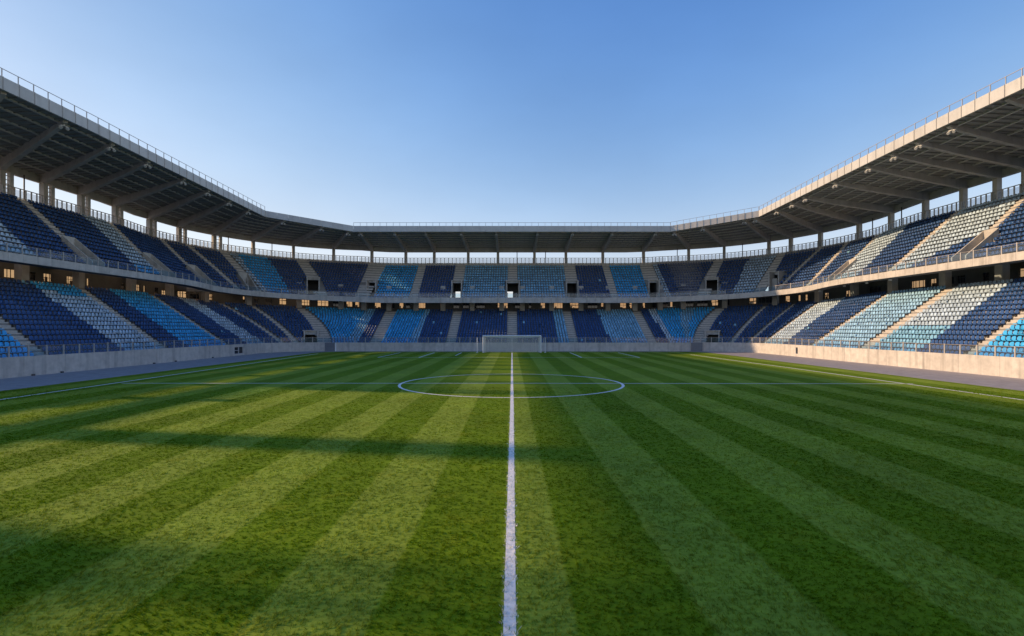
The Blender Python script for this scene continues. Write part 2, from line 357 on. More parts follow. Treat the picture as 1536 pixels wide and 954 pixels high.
# ------------------------------------------------------------------ the three stands
ST = {}
for nm, lab in (('left', 'concrete grandstand in shade with two blue tiers, on the left of the pitch'),
                ('end', 'concrete grandstand behind the white goal, two blue tiers under a flat dark roof'),
                ('right', 'sunlit concrete grandstand with warm glowing parapet, on the right of the pitch')):
    ST[nm] = empty('grandstand', {'left': (-XL, 40, 0), 'end': (0, 104, 0), 'right': (XL, 40, 0)}[nm], label=lab, category='grandstand', group='grandstands around the pitch')
RNG = {'left': (QA, QB), 'end': (QB, QE), 'right': (QE, QF)}
class Off:   # parts are given in world coordinates; move them into the stand's frame
    pass
def part(mb, name, m, stand, parent=None, **kw):
    root = ST[stand]; o = mb.build(name, m, parent or root, **kw)
    off = root.location
    if parent is None: o.matrix_parent_inverse.identity(); o.location = (0,0,0); o.data.transform(_T(off))
    else: o.data.transform(_T(off))
    return o
from mathutils import Matrix
def _T(off): return Matrix.Translation((-off[0], -off[1], -off[2]))

def stand_of(q): return 'left' if q < QB else 'end' if q < QE else 'right'
vis0, vis1 = 40.0, 2*QC-40.0
def panels(step_side, step_end, phase=0.0):
    """intervals of q for panels, finer only where the photo looks"""
    out = [(QA, vis0)]
    q = vis0
    while q < QB-.01:
        a = stretch(q+.3, 0); e = min(QB, q+step_side); e = QB if QB-e < step_side*.35 else e; out.append((q, e)); q = e
    n = round((QE-QB)/step_end)
    out += [(QB+(QE-QB)*i/n, QB+(QE-QB)*(i+1)/n) for i in range(n)]
    return out+[(2*QC-b, 2*QC-a) for a, b in reversed(out[:len(out)-n])]

# front wall, panel by panel with open joints
CUTS = {'hatch': (84.6, 88.6), 'slot': (2*QC-84.6, 2*QC-84.0)}
wp = panels(4.6, 6.0)
for i, (a, b) in enumerate(wp):
    mb = MB(); g = .012
    th = .30+rng.uniform(-.012, .012)
    cut = next((c for k, c in CUTS.items() if a < (c[0]+c[1])/2 < b), None)
    def sec(q, z0=-.1, z1=None): return [(-.0-(th-.30), z0), (.3, z0), (.3, z1 or zwall(q)), (-.0-(th-.30), z1 or zwall(q))]
    if cut and cut[0] < a+.1: cut = (a+.5, a+3.5) if cut[1]-cut[0] > 2 else (a+.5, a+1.1)
    if cut and cut[1] > b-.1: cut = (b-.5-(cut[1]-cut[0]), b-.5)
    if cut:
        swept(mb, a+g, cut[0], sec); swept(mb, cut[1], b-g, sec)
        for e0, e1, nm in ((-.1, .25 if cut[1]-cut[0] > 2 else .45, 'lo'), (1.45, None, 'hi')):
            swept(mb, cut[0]+.001, cut[1]-.001, lambda q: [(0, e0), (.3, e0), (.3, e1 or zwall(q)), (0, e1 or zwall(q))])
        CUTS['hatch' if a < 100 else 'slot'] = cut
    else: swept(mb, a+g, b-g, sec)
    part(mb, 'wall_panel', M['wall'], stand_of((a+b)/2))
# hatch window in the left wall, service slot in the right wall
c = CUTS['hatch']; mb = MB(); w0, w1 = .27, 1.43; mid = (c[0]+c[1])/2
for z in (w0, w1): swept(mb, c[0]+.03, c[1]-.03, lambda q: [(.05, z-.05), (.15, z-.05), (.15, z+.05), (.05, z+.05)])
for q in (c[0]+.08, mid, c[1]-.08): swept(mb, q-.05, q+.05, lambda k: [(.05, w0+.05), (.15, w0+.05), (.15, w1-.05), (.05, w1-.05)])
hz = (w0+w1)/2; swept(mb, c[0]+.14, mid-.06, lambda q: [(.06, hz-.04), (.14, hz-.04), (.14, hz+.04), (.06, hz+.04)])
hatch = part(mb, 'window', M['purlin'], 'left')
for a, b in ((c[0]+.14, mid-.06), (mid+.06, c[1]-.14)):
    mb = MB(); swept(mb, a, b, lambda q: [(.19, w0+.06), (.22, w0+.06), (.22, w1-.06), (.19, w1-.06)])
    part(mb, 'pane', M['pane'], 'left', hatch)
c = CUTS['slot']; mb = MB(); swept(mb, c[0]+.02, c[1]-.02, lambda q: [(.16, .47), (.2, .47), (.2, 1.43), (.16, 1.43)])
part(mb, 'service_door', M['pane'], 'right')
# little drains and boxes at the foot of the left wall
for q in (53.2, 50.0, 66.9, 71.2, 80.0):
    mb = MB(); mb.box(P(q, -.14), .10, .10, 0, tx=(0,1), z0=0, z1=.16); part(mb, 'junction_box', M['dark'], 'left')
# corner gates
for nm, a, b in (('left', 108.6, 110.6), ('right', 2*QC-110.2, 2*QC-108.0)):
    mb = MB(); swept(mb, a, b, lambda q: [(-.10, .02), (-.03, .02), (-.03, zwall(q)-.02), (-.10, zwall(q)-.02)])
    g = part(mb, 'gate', M['gate'], nm)
    mb = MB()
    for q in ((b+.12,) if nm == 'left' else (a-.12, b+.12)): mb.box(P(q, -.1), .09, .09, 0, z0=0, z1=1.72)
    part(mb, 'gate_post', M['white'] if nm == 'left' else M['post'], nm, g)

# terraces (unseen gap added in the left upper tier lets sun onto the pitch)
SUN_BAY = (21.0, 47.0)
def terrace(T, stand):
    q0, q1 = RNG[stand]; mb = MB()
    ex = [e for v in VOM if v[0] == T for e in (v[1], v[2])]+list(SUN_BAY)
    Q = qs(q0, q1, 3.0, ex)
    for r in range(NR[T]+(1 if T == 'L' else 0)):
        for a, b in zip(Q[:-1], Q[1:]):
            m = (a+b)/2
            if invom(T, r, m) or (T == 'U' and SUN_BAY[0] < m < SUN_BAY[1]): continue
            pa, pb = row(T, r, a), row(T, r, b); na, nb = row(T, r+1, a), row(T, r+1, b)
            if T == 'L' and r == NR[T]: na = (17.2, na[1]); nb = (17.2, nb[1])
            if T == 'U' and r == NR[T]-1: na = (URF-.3, na[1]); nb = (URF-.3, nb[1])
            mb.quad(P(a, pa[0], pa[1]), P(b, pb[0], pb[1]), P(b, nb[0], pb[1]), P(a, na[0], pa[1]))
            if r:
                la, lb = row(T, r-1, a)[1], row(T, r-1, b)[1]
                if not invom(T, r-1, m): mb.quad(P(a, pa[0], la), P(b, pb[0], lb), P(b, pb[0], pb[1]), P(a, pa[0], pa[1]))
    if T == 'L':
        for a, b in zip(Q[:-1], Q[1:]):   # gutter behind the wall
            za, zb = row(T,0,a)[1], row(T,0,b)[1]
            mb.quad(P(a,.3,za-.003), P(b,.3,zb-.003), P(b,.9,zb-.003), P(a,.9,za-.003))
    else:
        for a, b in zip(Q[:-1], Q[1:]):   # back upstand and sloping underside
            ta, tb = row(T,14,a)[1], row(T,14,b)[1]
            if SUN_BAY[0] < (a+b)/2 < SUN_BAY[1]: continue
            mb.quad(P(a,URF-.3,ta), P(b,URF-.3,tb), P(b,URF-.3,tb-.8), P(a,URF-.3,ta-.8))
            if not any(v[0] == 'U' and v[1] < (a+b)/2 < v[2] for v in VOM):
                mb.quad(P(a,upar(a)+.5,zpar(a)[0]+.01), P(b,upar(b)+.5,zpar(b)[0]+.01), P(b,URF-.3,tb-.8), P(a,URF-.3,ta-.8))
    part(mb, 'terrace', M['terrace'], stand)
for s in ST:
    terrace('L', s); terrace('U', s)

# aisles with stairs; blocks of seats
def width_q(w, q, u): return w/stretch(q, u)
SEATS = []      # (tier, row, q, colour, aisle-side, index)
def blocks(T, LST):
    items = []; cur = None
    for it in LST:
        items.append(it)
    n = NR[T]
    aisles = [it for it in items if it[0] in 'AW' and it[0] != 'END']
    for it in aisles:
        sname = stand_of(it[1]); mb = MB()
        for r in range(n):
            f = r/(n-1)
            if it[0] == 'A':
                qc = mix(it[1], it[2], f); u = row(T, r, qc)[0]; h = width_q(it[3]+(.3 if qc < QC else -.05), qc, u)/2; a, b = qc-h, qc+h
            else: a, b = mix(it[1], it[2], f), mix(it[3], it[4], f)
            if invom(T, r, (a+b)/2): continue
            ua, za = row(T, r, (a+b)/2); un, zn = row(T, r+1, (a+b)/2)
            k = .5*(un-ua); dz = .5*(zn-za)
            e = (.05 if it[0] == 'A' else .02)/stretch((a+b)/2, ua)
            for (x0, x1) in ([(a+e, b-e)] if b-a < 1.3 else [(a+e, b-e)]):
                # half step on the back half of the tread, and a pale worn edge block at the riser
                swept(mb, x0, x1, lambda q: [(row(T,r,q)[0]+k, row(T,r,q)[1]+.004), (row(T,r+1,q)[0]-.004, row(T,r,q)[1]+.004), (row(T,r+1,q)[0]-.004, row(T,r,q)[1]+dz), (row(T,r,q)[0]+k, row(T,r,q)[1]+dz)], 9)
                swept(mb, x0, x1, lambda q: [(row(T,r,q)[0]-.03, row(T,r,q)[1]-.10), (row(T,r,q)[0]+.26, row(T,r,q)[1]+.003), (row(T,r,q)[0]+.26, row(T,r,q)[1]+.03), (row(T,r,q)[0]-.03, row(T,r,q)[1]+.03)], 9)
        part(mb, 'stair', M['stair'], sname, kind='stuff')
    # seats
    for r in range(n):
        f = r/(n-1); segs = []; col = None; start = None; startaisle = False
        def close(q, aisle):
            if start is not None and q > start: segs.append((start, q, col, startaisle, aisle))
        for it in items:
            if it[0] == 'C':
                col = it[1]
                if len(it) > 2: start = it[2]; startaisle = False
            elif it[0] == 'B':
                q = mix(it[2], it[3], f); close(q, False); start, col, startaisle = q, it[1], False
            elif it[0] == 'A':
                q = mix(it[1], it[2], f); h = width_q(it[3]+(.4 if q < QC else .05), q, row(T, r, q)[0])/2; close(q-h, True); start, startaisle = q+h, True
            elif it[0] == 'W':
                close(mix(it[1], it[2], f), True); start, startaisle = mix(it[3], it[4], f), True
            else: close(it[1], False)
        # join colour segments between aisles into evenly spaced runs
        runs = []
        for s_ in segs:
            if runs and not s_[3] and runs[-1] and abs(runs[-1][-1][1]-s_[0]) < 1e-6: runs[-1].append(s_)
            else: runs.append([s_])
        for run in runs:
            qa, qb = run[0][0], run[-1][1]
            # walk in metres
            tab = [qa]; ln = [0.0]; u = row(T, r, (qa+qb)/2)[0]+.45
            N = 60
            for i in range(N):
                q0_, q1_ = qa+(qb-qa)*i/N, qa+(qb-qa)*(i+1)/N
                ln.append(ln[-1]+(q1_-q0_)*stretch((q0_+q1_)/2, u)); tab.append(q1_)
            L_ = ln[-1]; k = int(L_/.55)
            if k < 1: continue
            for i in range(k):
                q = float(np.interp((i+.5)*L_/k, ln, tab))
                if invom(T, r, q, .25/stretch(q, u)): continue
                c_ = next(s_[2] for s_ in run if s_[0] <= q <= s_[1]+1e-9)
                if T == 'L' and c_ == 'pale':
                    if 60 < q < 72 and (r >= 14 or (r == 13 and q > 66.5)): c_ = 'sky'
                    if 221 < q < 230 and r < 6: c_ = 'steel'
                if T == 'U' and c_ == 'pale' and 78 < q < 88 and r < 3: c_ = 'sky'
                if T == 'U' and c_ == 'pale' and 213.5 < q < 226 and r < 6 and q > 216+r*1.2: c_ = 'navy'
                if rng.random() < .004 and c_ == 'navy': c_ = 'steel'
                near = ('beyond', i+1) if run[0][3] else ('before', k-i)
                SEATS.append((T, r, q, c_, near))
blocks('L', LOW); blocks('U', UPP)

# vomitory mouths
for T, a, b, r0, r1, kind in VOM:
    s = stand_of((a+b)/2); mb = MB(); qm = (a+b)/2
    sa = .18/stretch(qm, row(T, r0, qm)[0]+1)
    def U(r): return lambda q: row(T, r, q)
    zf0 = row(T, r0, qm)[1]
    u1 = row(T, r1+1, qm)[0]; z1 = row(T, r1+1, qm)[1]
    for e0, e1 in ((a, a+sa), (b-sa, b)):
        for r in range(r0, r1+1):   # stepped/sloped cheek walls
            ua, za = row(T, r, qm); ub, zb = row(T, r+1, qm)
            top0 = (za if kind == 'wedge' else z1-.35)+.72; top1 = (zb if kind == 'wedge' else z1-.35)+.72
            if kind != 'wedge' and r < r0+3: continue
            mb.sweep([[P(q, ua, zf0-.3), P(q, ub+.001*r, zf0-.3), P(q, ub+.001*r, top1), P(q, ua, top0)] for q in (e0, e1)])
    # lintel and parapet over the doorway
    lz = zf0+2.05 if kind == 'wedge' or T == 'L' else z1-.12; top = z1+(.75 if kind == 'wedge' else .38)
    swept(mb, a+sa+.01, b-sa-.01, lambda q: [(u1-.05, lz), (u1+.2, lz), (u1+.2, top), (u1-.05, top)])
    if kind != 'wedge':
        swept(mb, a-.1/stretch(qm,u1), b+.1/stretch(qm,u1), lambda q: [(u1-.35, z1+.38), (u1+.25, z1+.38), (u1+.25, z1+.52), (u1-.35, z1+.52)])
    port = part(mb, 'vomitory', M['parapet'], s)
    mb = MB(); d = 5.0 if T == 'U' else 4.0
    swept(mb, a, b, lambda q: [(row(T, r0, q)[0], zf0-.14), (u1+d, zf0-.14), (u1+d, zf0-.02), (row(T, r0, q)[0], zf0-.02)])
    swept(mb, a, b, lambda q: [(u1+.21, lz+.02), (u1+d, lz+.02), (u1+d, lz+.12), (u1+.21, lz+.12)])
    for e0, e1 in ((a, a+sa), (b-sa, b)):
        swept(mb, e0, e1, lambda q: [(u1+.02, zf0-.01), (u1+d, zf0-.01), (u1+d, lz+.01), (u1+.02, lz+.01)])
    if kind in ('dark', 'wedge', 'half'):
        e0 = a+sa+.01 if kind != 'half' else mix(a, b, .5); zt_ = lz+.01 if kind != 'half' else zf0+1.99
        swept(mb, e0, b-sa-.01, lambda q: [(u1+d-.25, zf0-.01), (u1+d-.1, zf0-.01), (u1+d-.1, zt_), (u1+d-.25, zt_)])
    if kind in ('open', 'half'):
        swept(mb, a+sa+.01, b-sa-.01, lambda q: [(u1+d-.25, zf0+2.0), (u1+d-.1, zf0+2.0), (u1+d-.1, lz+.01), (u1+d-.25, lz+.01)])
        if kind == 'open': swept(mb, mix(a, b, .58), b-sa-.01, lambda q: [(u1+d-.25, zf0-.01), (u1+d-.1, zf0-.01), (u1+d-.1, zf0+1.99), (u1+d-.25, zf0+1.99)])
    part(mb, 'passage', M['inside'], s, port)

# upper parapet, panel by panel
for a, b in panels(1.75, 1.9):
    mb = MB(); g = .010/stretch((a+b)/2, 8); d = rng.uniform(-.008, .008)
    swept(mb, a+g, b-g, lambda q: [(upar(q)+d, zpar(q)[0]), (upar(q)+.3, zpar(q)[0]), (upar(q)+.3, zpar(q)[1]), (upar(q)+d, zpar(q)[1])])
    part(mb, 'parapet_panel', M['parapet'], stand_of((a+b)/2))
for s, (q0, q1) in RNG.items():
    mb = MB()
    swept(mb, q0, q1, lambda q: [(upar(q)+.31, zpar(q)[0]+.05), (upar(q)+2.2, zpar(q)[0]+.05), (upar(q)+2.2, zpar(q)[0]+.3), (upar(q)+.31, zpar(q)[0]+.3)])
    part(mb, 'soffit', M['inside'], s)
    mb = MB()
    def fl(q): return row('U',0,q)[1]
    swept(mb, q0, q1, lambda q: [(upar(q)+.31, fl(q)-.2), (row('U',0,q)[0]+.02, fl(q)-.2), (row('U',0,q)[0]+.02, fl(q)-.006), (upar(q)+.31, fl(q)-.006)])
    part(mb, 'gangway', M['terrace'], s)

# balustrades: top rail is the part, posts and glass panels its pieces
def balustrade(ints, uf, zb, h, glass_top, hr=.05):
    rails = {}
    for s, (q0, q1) in RNG.items():
        mb = MB()
        swept(mb, q0, q1, lambda q: [(uf(q)-hr/2, zb(q)+h-hr), (uf(q)+hr/2, zb(q)+h-hr), (uf(q)+hr/2, zb(q)+h), (uf(q)-hr/2, zb(q)+h)])
        rails[s] = part(mb, 'balustrade', M['rail'], s)
    for a, b in ints:
        if b-a > 10: continue
        s = stand_of((a+b)/2); mb = MB(); bb, n, t = base(a); p = P(a, uf(a)); hh = h+rng.choice([0, 0, .03, .08])
        mb.box(p, .062, .05, 0, tx=t, z0=zb(a)-.35, z1=zb(a)+hh); part(mb, 'post', M['post'], s, rails[s])
        mb = MB(); g = .07/stretch((a+b)/2, uf(a))
        swept(mb, a+g, b-g, lambda q: [(uf(q)-.008, zb(q)+.06), (uf(q)+.008, zb(q)+.06), (uf(q)+.008, zb(q)+glass_top), (uf(q)-.008, zb(q)+glass_top)], 5)
        part(mb, 'glass_panel', M['glass'], s, rails[s])
balustrade(panels(1.95, 2.05), lambda q: .10, zwall, .98, .88)
balustrade(panels(1.75, 1.9), lambda q: upar(q)+.15, lambda q: zpar(q)[1], .95, .80)

# concourse: columns, wall with openings
LCOL = [40, 48, 56, 64, 72.4, 82.4, 91.6, 97.2, 100.9, 105.0, 108.5, 112.4, 118, 124, 130, 136.5, 143]
LCOL += [2*QC-q for q in LCOL]
for q in LCOL:
    s = stand_of(q-.01); mb = MB(); b_, n, t = base(q); p = P(q, 13.9); z = zdeck(q)
    mb.box(p, .52, .45, 0, tx=t, z0=z, z1=z+5.5); part(mb, 'concourse_column', M['column'], s)
for s, (q0, q1) in RNG.items():
    mb = MB(); fr = MB(); gz = MB(); dk = MB(); q = max(q0, 36); q1_ = min(q1, 2*QC-36)
    UW = 16.6
    if q0 < 36: swept(mb, q0, 36, lambda k: [(UW, 7), (UW+.25, 7), (UW+.25, 13.2), (UW, 13.2)])
    if q1 > 2*QC-36: swept(mb, 2*QC-36, q1, lambda k: [(UW, 7), (UW+.25, 7), (UW+.25, 13.2), (UW, 13.2)])
    swept(mb, q, q1_, lambda k: [(UW, zdeck(k)-.5), (UW+.25, zdeck(k)-.5), (UW+.25, zdeck(k)+.75), (UW, zdeck(k)+.75)])
    swept(mb, q, q1_, lambda k: [(UW, zdeck(k)+mix(1.75,2.1,Wq(k))), (UW+.25, zdeck(k)+mix(1.75,2.1,Wq(k))), (UW+.25, zdeck(k)+mix(3.6,3.0,Wq(k))), (UW, zdeck(k)+mix(3.6,3.0,Wq(k)))])
    rr = random.Random(len(s)*3+1)
    while q < q1_-.2:
        L_ = rr.uniform(.5, 2.6)/stretch(q+.1, UW); e = min(q+L_, q1_)
        swept(mb, q, e, lambda k: [(UW+.002, zdeck(k)+.75), (UW+.248, zdeck(k)+.75), (UW+.248, zdeck(k)+mix(1.75,2.1,Wq(k))), (UW+.002, zdeck(k)+mix(1.75,2.1,Wq(k)))])
        w = rr.choice([0, .5, .9, 1.3, 2.2, 2.8])/stretch(e+.1, UW); e2 = min(e+w, q1_)
        k_ = e
        while k_ < e2-.2 and rr.random() < .8:   # lockers, counters and fittings standing behind the glass
            ww = rr.uniform(.15, .6)/stretch(e+.1, UW); hh = rr.uniform(.9, 1.45); k2 = min(k_+ww, e2)
            swept(fr, k_, k2, lambda k: [(UW+.3, zdeck(k)+.7), (UW+.5, zdeck(k)+.7), (UW+.5, zdeck(k)+hh), (UW+.3, zdeck(k)+hh)], 9); k_ = k2+rr.uniform(.1, .8)
        k_ = e
        while k_ < e2-.3:   # thin mullions, some hanging blinds
            k_ += rr.uniform(.35, .9)/stretch(e+.1, UW)
            if k_ < e2-.05: swept(fr, k_-.02, k_+.02, lambda k: [(UW+.08, zdeck(k)+.75), (UW+.16, zdeck(k)+.75), (UW+.16, zdeck(k)+2.0), (UW+.08, zdeck(k)+2.0)])
        if rr.random() < .6:
            hz = rr.uniform(1.15, 1.5); swept(fr, e, e2, lambda k: [(UW+.09, zdeck(k)+hz), (UW+.15, zdeck(k)+hz), (UW+.15, zdeck(k)+hz+rr.choice([.05,.05,.2])), (UW+.09, zdeck(k)+hz+.05)], 9)
        if e2-e > .05: swept(gz if rr.random() < .45 else dk, e, e2, lambda k: [(UW+.11, zdeck(k)+.755), (UW+.12, zdeck(k)+.755), (UW+.12, zdeck(k)+mix(1.745,2.095,Wq(k))), (UW+.11, zdeck(k)+mix(1.745,2.095,Wq(k)))], 9)
        q = e2
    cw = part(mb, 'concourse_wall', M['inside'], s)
    part(fr, 'window_frame', M['dark'], s, cw, kind='stuff'); part(gz, 'window_pane', M['sunglow'], s, cw, kind='stuff'); part(dk, 'dark_pane', M['pane'], s, cw, kind='stuff')
    # lower outer facade below the concourse keeps the undercroft dark
    mb = MB(); swept(mb, q0, q1, lambda k: [(UW+.3, -.1), (UW+.5, -.1), (UW+.5, zdeck(k)-.51), (UW+.3, zdeck(k)-.51)])
    part(mb, 'facade', M['wall'], s)

# rear balustrade of the upper tier (pieces too small to pick apart: joined)
for s, (q0, q1) in RNG.items():
    zt = lambda q: row('U', 14, q)[1]
    mb = MB(); gl = MB(); UR = 20.35
    a0, a1 = max(q0, SUN_BAY[1]), min(q1, 2*QC-44)
    for zz, hh in ((1.95, .11), (.75, .08)):
        swept(mb, a0, a1, lambda q: [(UR, zt(q)+zz-hh), (UR+.05, zt(q)+zz-hh), (UR+.05, zt(q)+zz), (UR, zt(q)+zz)])
    q = a0
    while q < a1-.3:
        st = .82/stretch(q+.2, UR) if s != 'end' else .9; b_, n, t = base(q)
        mb.box(P(q, UR+.025), .08, .05, 0, tx=t, z0=zt(q)+.05, z1=zt(q)+1.85)
        e = min(q+st, a1); g = st*.16
        gl.quad(P(q+g, UR+.03, zt(q)+.78), P(e-g, UR+.03, zt(e)+.78), P(e-g, UR+.03, zt(e)+1.66), P(q+g, UR+.03, zt(q)+1.66))
        q += st
    rb = part(mb, 'rear_balustrade', M['post'], s, kind='stuff')
    part(gl, 'frosted_panels', M['frost'], s, rb, kind='stuff')
    mb = MB(); swept(mb, max(q0, SUN_BAY[1]), q1, lambda q: [(20.5, zt(q)+.01), (20.7, zt(q)+.01), (20.7, zt(q)+.66), (20.5, zt(q)+.66)]); part(mb, 'upstand', M['stair'], s)

# ------------------------------------------------------------------ roof
qk = CY0+math.atan(.7)*R0; QX = [qk, QB+.7, 2*QC-qk, 2*QC-QB-.7]
def fr3(q, inset=0.0, dz=0.0):
    f = front(q); r = P(q, URF); d = Vector((r[0]-f[0], r[1]-f[1])); L_ = d.length
    x, y = f[0]+d.x*inset/L_, f[1]+d.y*inset/L_
    return (x, y, zf(*f)+.22+dz)
def ceil_pt(q, t, dz=0.0):
    a = fr3(q, .3); b = P(q, URF, zrear(q)); return (mix(a[0], b[0], t), mix(a[1], b[1], t), mix(a[2], b[2], t)+dz)
ROOF = {}
for s, (q0, q1) in RNG.items():
    mb = MB(); Q = qs(q0, q1, 4.0, QX)
    rings = [[ceil_pt(q, 0), ceil_pt(q, 1), ceil_pt(q, 1, .35), ceil_pt(q, 0, .35)] for q in Q]
    mb.sweep(rings); ROOF[s] = part(mb, 'roof', M['ceiling'], s)
    mb = MB()   # rear edge beam
    mb.sweep([[P(q, URF-.25, zrear(q)-1.1), P(q, URF+.2, zrear(q)-1.1), P(q, URF+.2, zrear(q)+.4), P(q, URF-.25, zrear(q)+.4)] for q in Q])
    part(mb, 'edge_beam', M['beam'], s, ROOF[s])
    for t in (.07, .20, .33, .46, .59, .72, .86):
        mb = MB(); c_ = .006
        mb.sweep([[ceil_pt(q, t-c_, -.17), ceil_pt(q, t+c_, -.17), ceil_pt(q, t+c_, -.004), ceil_pt(q, t-c_, -.004)] for q in Q])
        part(mb, 'purlin', M['purlin'], s, ROOF[s])
    mb = MB(); q = max(q0, 30)
    while q < min(q1, 2*QC-30):   # ribs of the roof sheet
        st = 1.05/stretch(q, 10); h = .05/stretch(q, 10)
        mb.sweep([[ceil_pt(q-h, t, -.002), ceil_pt(q-h, t, -.13), ceil_pt(q+h, t, -.13), ceil_pt(q+h, t, -.002)] for t in (.01, .99)])
        q += st
    part(mb, 'rib', M['ceiling'], s, ROOF[s], kind='stuff')
# fascia panels with posts and rail along the front edge
def fascia(p0, p1, n, s, m, rail, post_every=1, first_long=None):
    p0 = Vector(p0); p1 = Vector(p1); d = (p1-p0).normalized(); nrm = Vector((-d.y, d.x))
    cen = Vector((0, 45)); 
    if (cen-p0).dot(nrm) < 0: nrm = -nrm
    ts = [i/n for i in range(n+1)]
    for i in range(n):
        a = p0+(p1-p0)*ts[i]+d*.012; b = p0+(p1-p0)*ts[i+1]-d*.012; o = nrm*rng.uniform(-.006, .006); k = nrm*-.25
        za, zb = zf(*a), zf(*b); mb = MB()
        mb.hexa([(*(a+o), za), (*(b+o), zb), (*(b+k), zb), (*(a+k), za), (*(a+o), za+1.2), (*(b+o), zb+1.2), (*(b+k), zb+1.2), (*(a+k), za+1.2)])
        part(mb, 'fascia_panel', M['fascia'], s, ROOF[s])
    if rail:
        mb = MB(); c_ = -nrm*.1
        K = max(1, n//4)
        for i in range(K):
            a = p0+(p1-p0)*i/K+c_; b = p0+(p1-p0)*(i+1)/K+c_
            mb.bar((*a, zf(*a)+1.2+.78), (*b, zf(*b)+1.2+.78), .05)
        part(mb, 'roof_rail', M['rail'], s, ROOF[s])
        for i in range(0, n+1, post_every):
            a = p0+(p1-p0)*ts[i]+c_; mb = MB(); mb.box((a.x, a.y), .03, .035, 0, tx=(d.x, d.y), z0=zf(*a)+.0, z1=zf(*a)+1.2+.8)
            if post_every == 1:   # post runs down the face as in the photo
                a2 = p0+(p1-p0)*ts[i]+nrm*.03; mb.box((a2.x, a2.y), .022, .03, 0, tx=(d.x, d.y), z0=zf(*a)+.02, z1=zf(*a)+1.22)
            part(mb, 'roof_post', M['post'], s, ROOF[s])
fascia((-48, 40), (-48, FY0), 38, 'left', 'fascia', True)
fascia((-48, -30), (-48, 40), 10, 'left', 'fascia', False)
fascia((-47.99, FY0), (-FX1, FY1), 8, 'left', 'fascia', False)
fascia((-FX1, FY1), (FX1, FY1), 24, 'end', 'fascia', False)
fascia((FX1, FY1), (47.99, FY0), 13, 'right', 'fascia', True)
fascia((48, FY0), (48, 40), 38, 'right', 'fascia', True)
fascia((48, 40), (48, -30), 10, 'right', 'fascia', False)
# thin rail on the end stand roof
mb = MB(); z = 24.57+1.2
mb.bar((-FX1, FY1+.1, z+.7), (FX1, FY1+.1, z+.7), .06); part(mb, 'roof_rail', M['rail'], 'end', ROOF['end'])
for i in range(49):
    x = -FX1+2*FX1*i/48; mb = MB(); mb.box((x, FY1+.1), .03, .03, 0, z0=z-.02, z1=z+.7); part(mb, 'roof_post', M['rail'], 'end', ROOF['end'])

BEAMS = [(68.6,-48,57.3),(74.9,-48,64.2),(81.4,-48,70.6),(88.4,-48,78.4),(95.3,-48,84.6),(97.4,-48,90.9),(99.7,-48,97.3),(102.2,-44.7,104.6),(104.8,-38.2,107.6),(107.5,-33.7,109.7),
 (112.3,-31.7,110.0),(120.3,-24.6,110.0),(127.0,-18.1,110.0),(135.0,-10.7,110.0),(142.0,-3.3,110.0),(150.6,5.4,110.0),(158.0,12.7,110.0),(166.7,21.0,110.0),(176.3,30.0,110.0),
 (183.0,33.4,109.8),(185.4,38.3,107.5),(188.3,45.3,104.3),(189.7,46.9,103.6),(191.6,48,97.3),(194.2,48,92.4),(198.1,48,88.5),(205.8,48,80.2),(212.9,48,72.7),(218.3,48,67.9),(222.4,48,63.7),(227.2,48,58.9)]
for k in range(1, 14):
    BEAMS.append((68.6-7*k, -48, 57.3-7*k))
    if k < 13: BEAMS.append((227.2+7*k, 48, 58.9-7*k))
LIGHT_AT = []
for q, tx, ty in BEAMS:
    s = stand_of(q); col = Vector(P(q, UCOL)); tip = Vector((tx, ty)); d = tip-col; L_ = d.length; d.normalize(); nr = Vector((-d.y, d.x))
    ztip = zf(tx, ty)+.22; zc = zrear(q)
    mb = MB(); rings = []
    for t, dep, w in ((-.02, 1.2, .3), (.06, 1.2, .3), (.10, 1.12, .28), (.35, 1.02, .27), (.65, .82, .25), (.90, .55, .22), (.985, .34, .2)):
        c_ = col+d*(L_-.35)*t; zt_ = mix(zc, ztip, max(0, t))-.006
        rings.append([(*(c_-nr*w), zt_-dep), (*(c_+nr*w), zt_-dep), (*(c_+nr*w), zt_+.04), (*(c_-nr*w), zt_+.04)])
    mb.sweep(rings); part(mb, 'beam', M['beam'], s, ROOF[s])
    LIGHT_AT.append((tip-d*1.1, ztip-.62, d, nr, s, ty))
    # column below the beam
    b_, n, t = base(q); zt_ = row('U', 14, q)[1]; mb = MB(); side = Wq(q) < .5
    if SUN_BAY[0] < q < SUN_BAY[1]: continue  # columns left out of the added gap so the sun passes
    mb.box(col, .34 if side else .30, .36, 0, tx=t, z0=zt_-3, z1=zc-1.19)
    cobj = part(mb, 'column', M['column'], s)
    if s == 'left' and side:
        c2 = col+Vector(t)*1.35; mb = MB(); mb.box(c2, .26, .22, 0, tx=t, z0=zt_-1, z1=zc-1.1)
        z = zt_+.5
        while z < zc-1.3: mb.box(col+Vector(t)*.75, .36, .05, 0, tx=t, z0=z, z1=z+.09); z += .55
        part(mb, 'brace_post', M['beam'], s, cobj)
mb = MB(); mb.box(P(30.6, UCOL), .45, 1.15, 0, z0=-.1, z1=24.9); part(mb, 'shadow_pier', M['column'], 'left')  # unseen pier added to throw a dark band across the grass
# slim poles at the rear of the upper tier
for q in (71.8, 100.6, 103.4, 146.5, 153.2, 182.2, 195.2, 200.7, 186.6):
    s = stand_of(q); mb = MB(); p = P(q, 20.8); zt_ = row('U', 14, q)[1]; mb.tube((*p, zt_+.2), (*p, zrear(q)-.9), .09, 8); part(mb, 'slim_post', M['dark'], s)

# unseen panels added behind the left upper tier to shade the near grass
mb = MB(); swept(mb, QA, 14, lambda q: [(21.0, 20), (21.2, 20), (21.2, 25.4), (21.0, 25.4)]); part(mb, 'shade_cladding', M['fascia'], 'left')

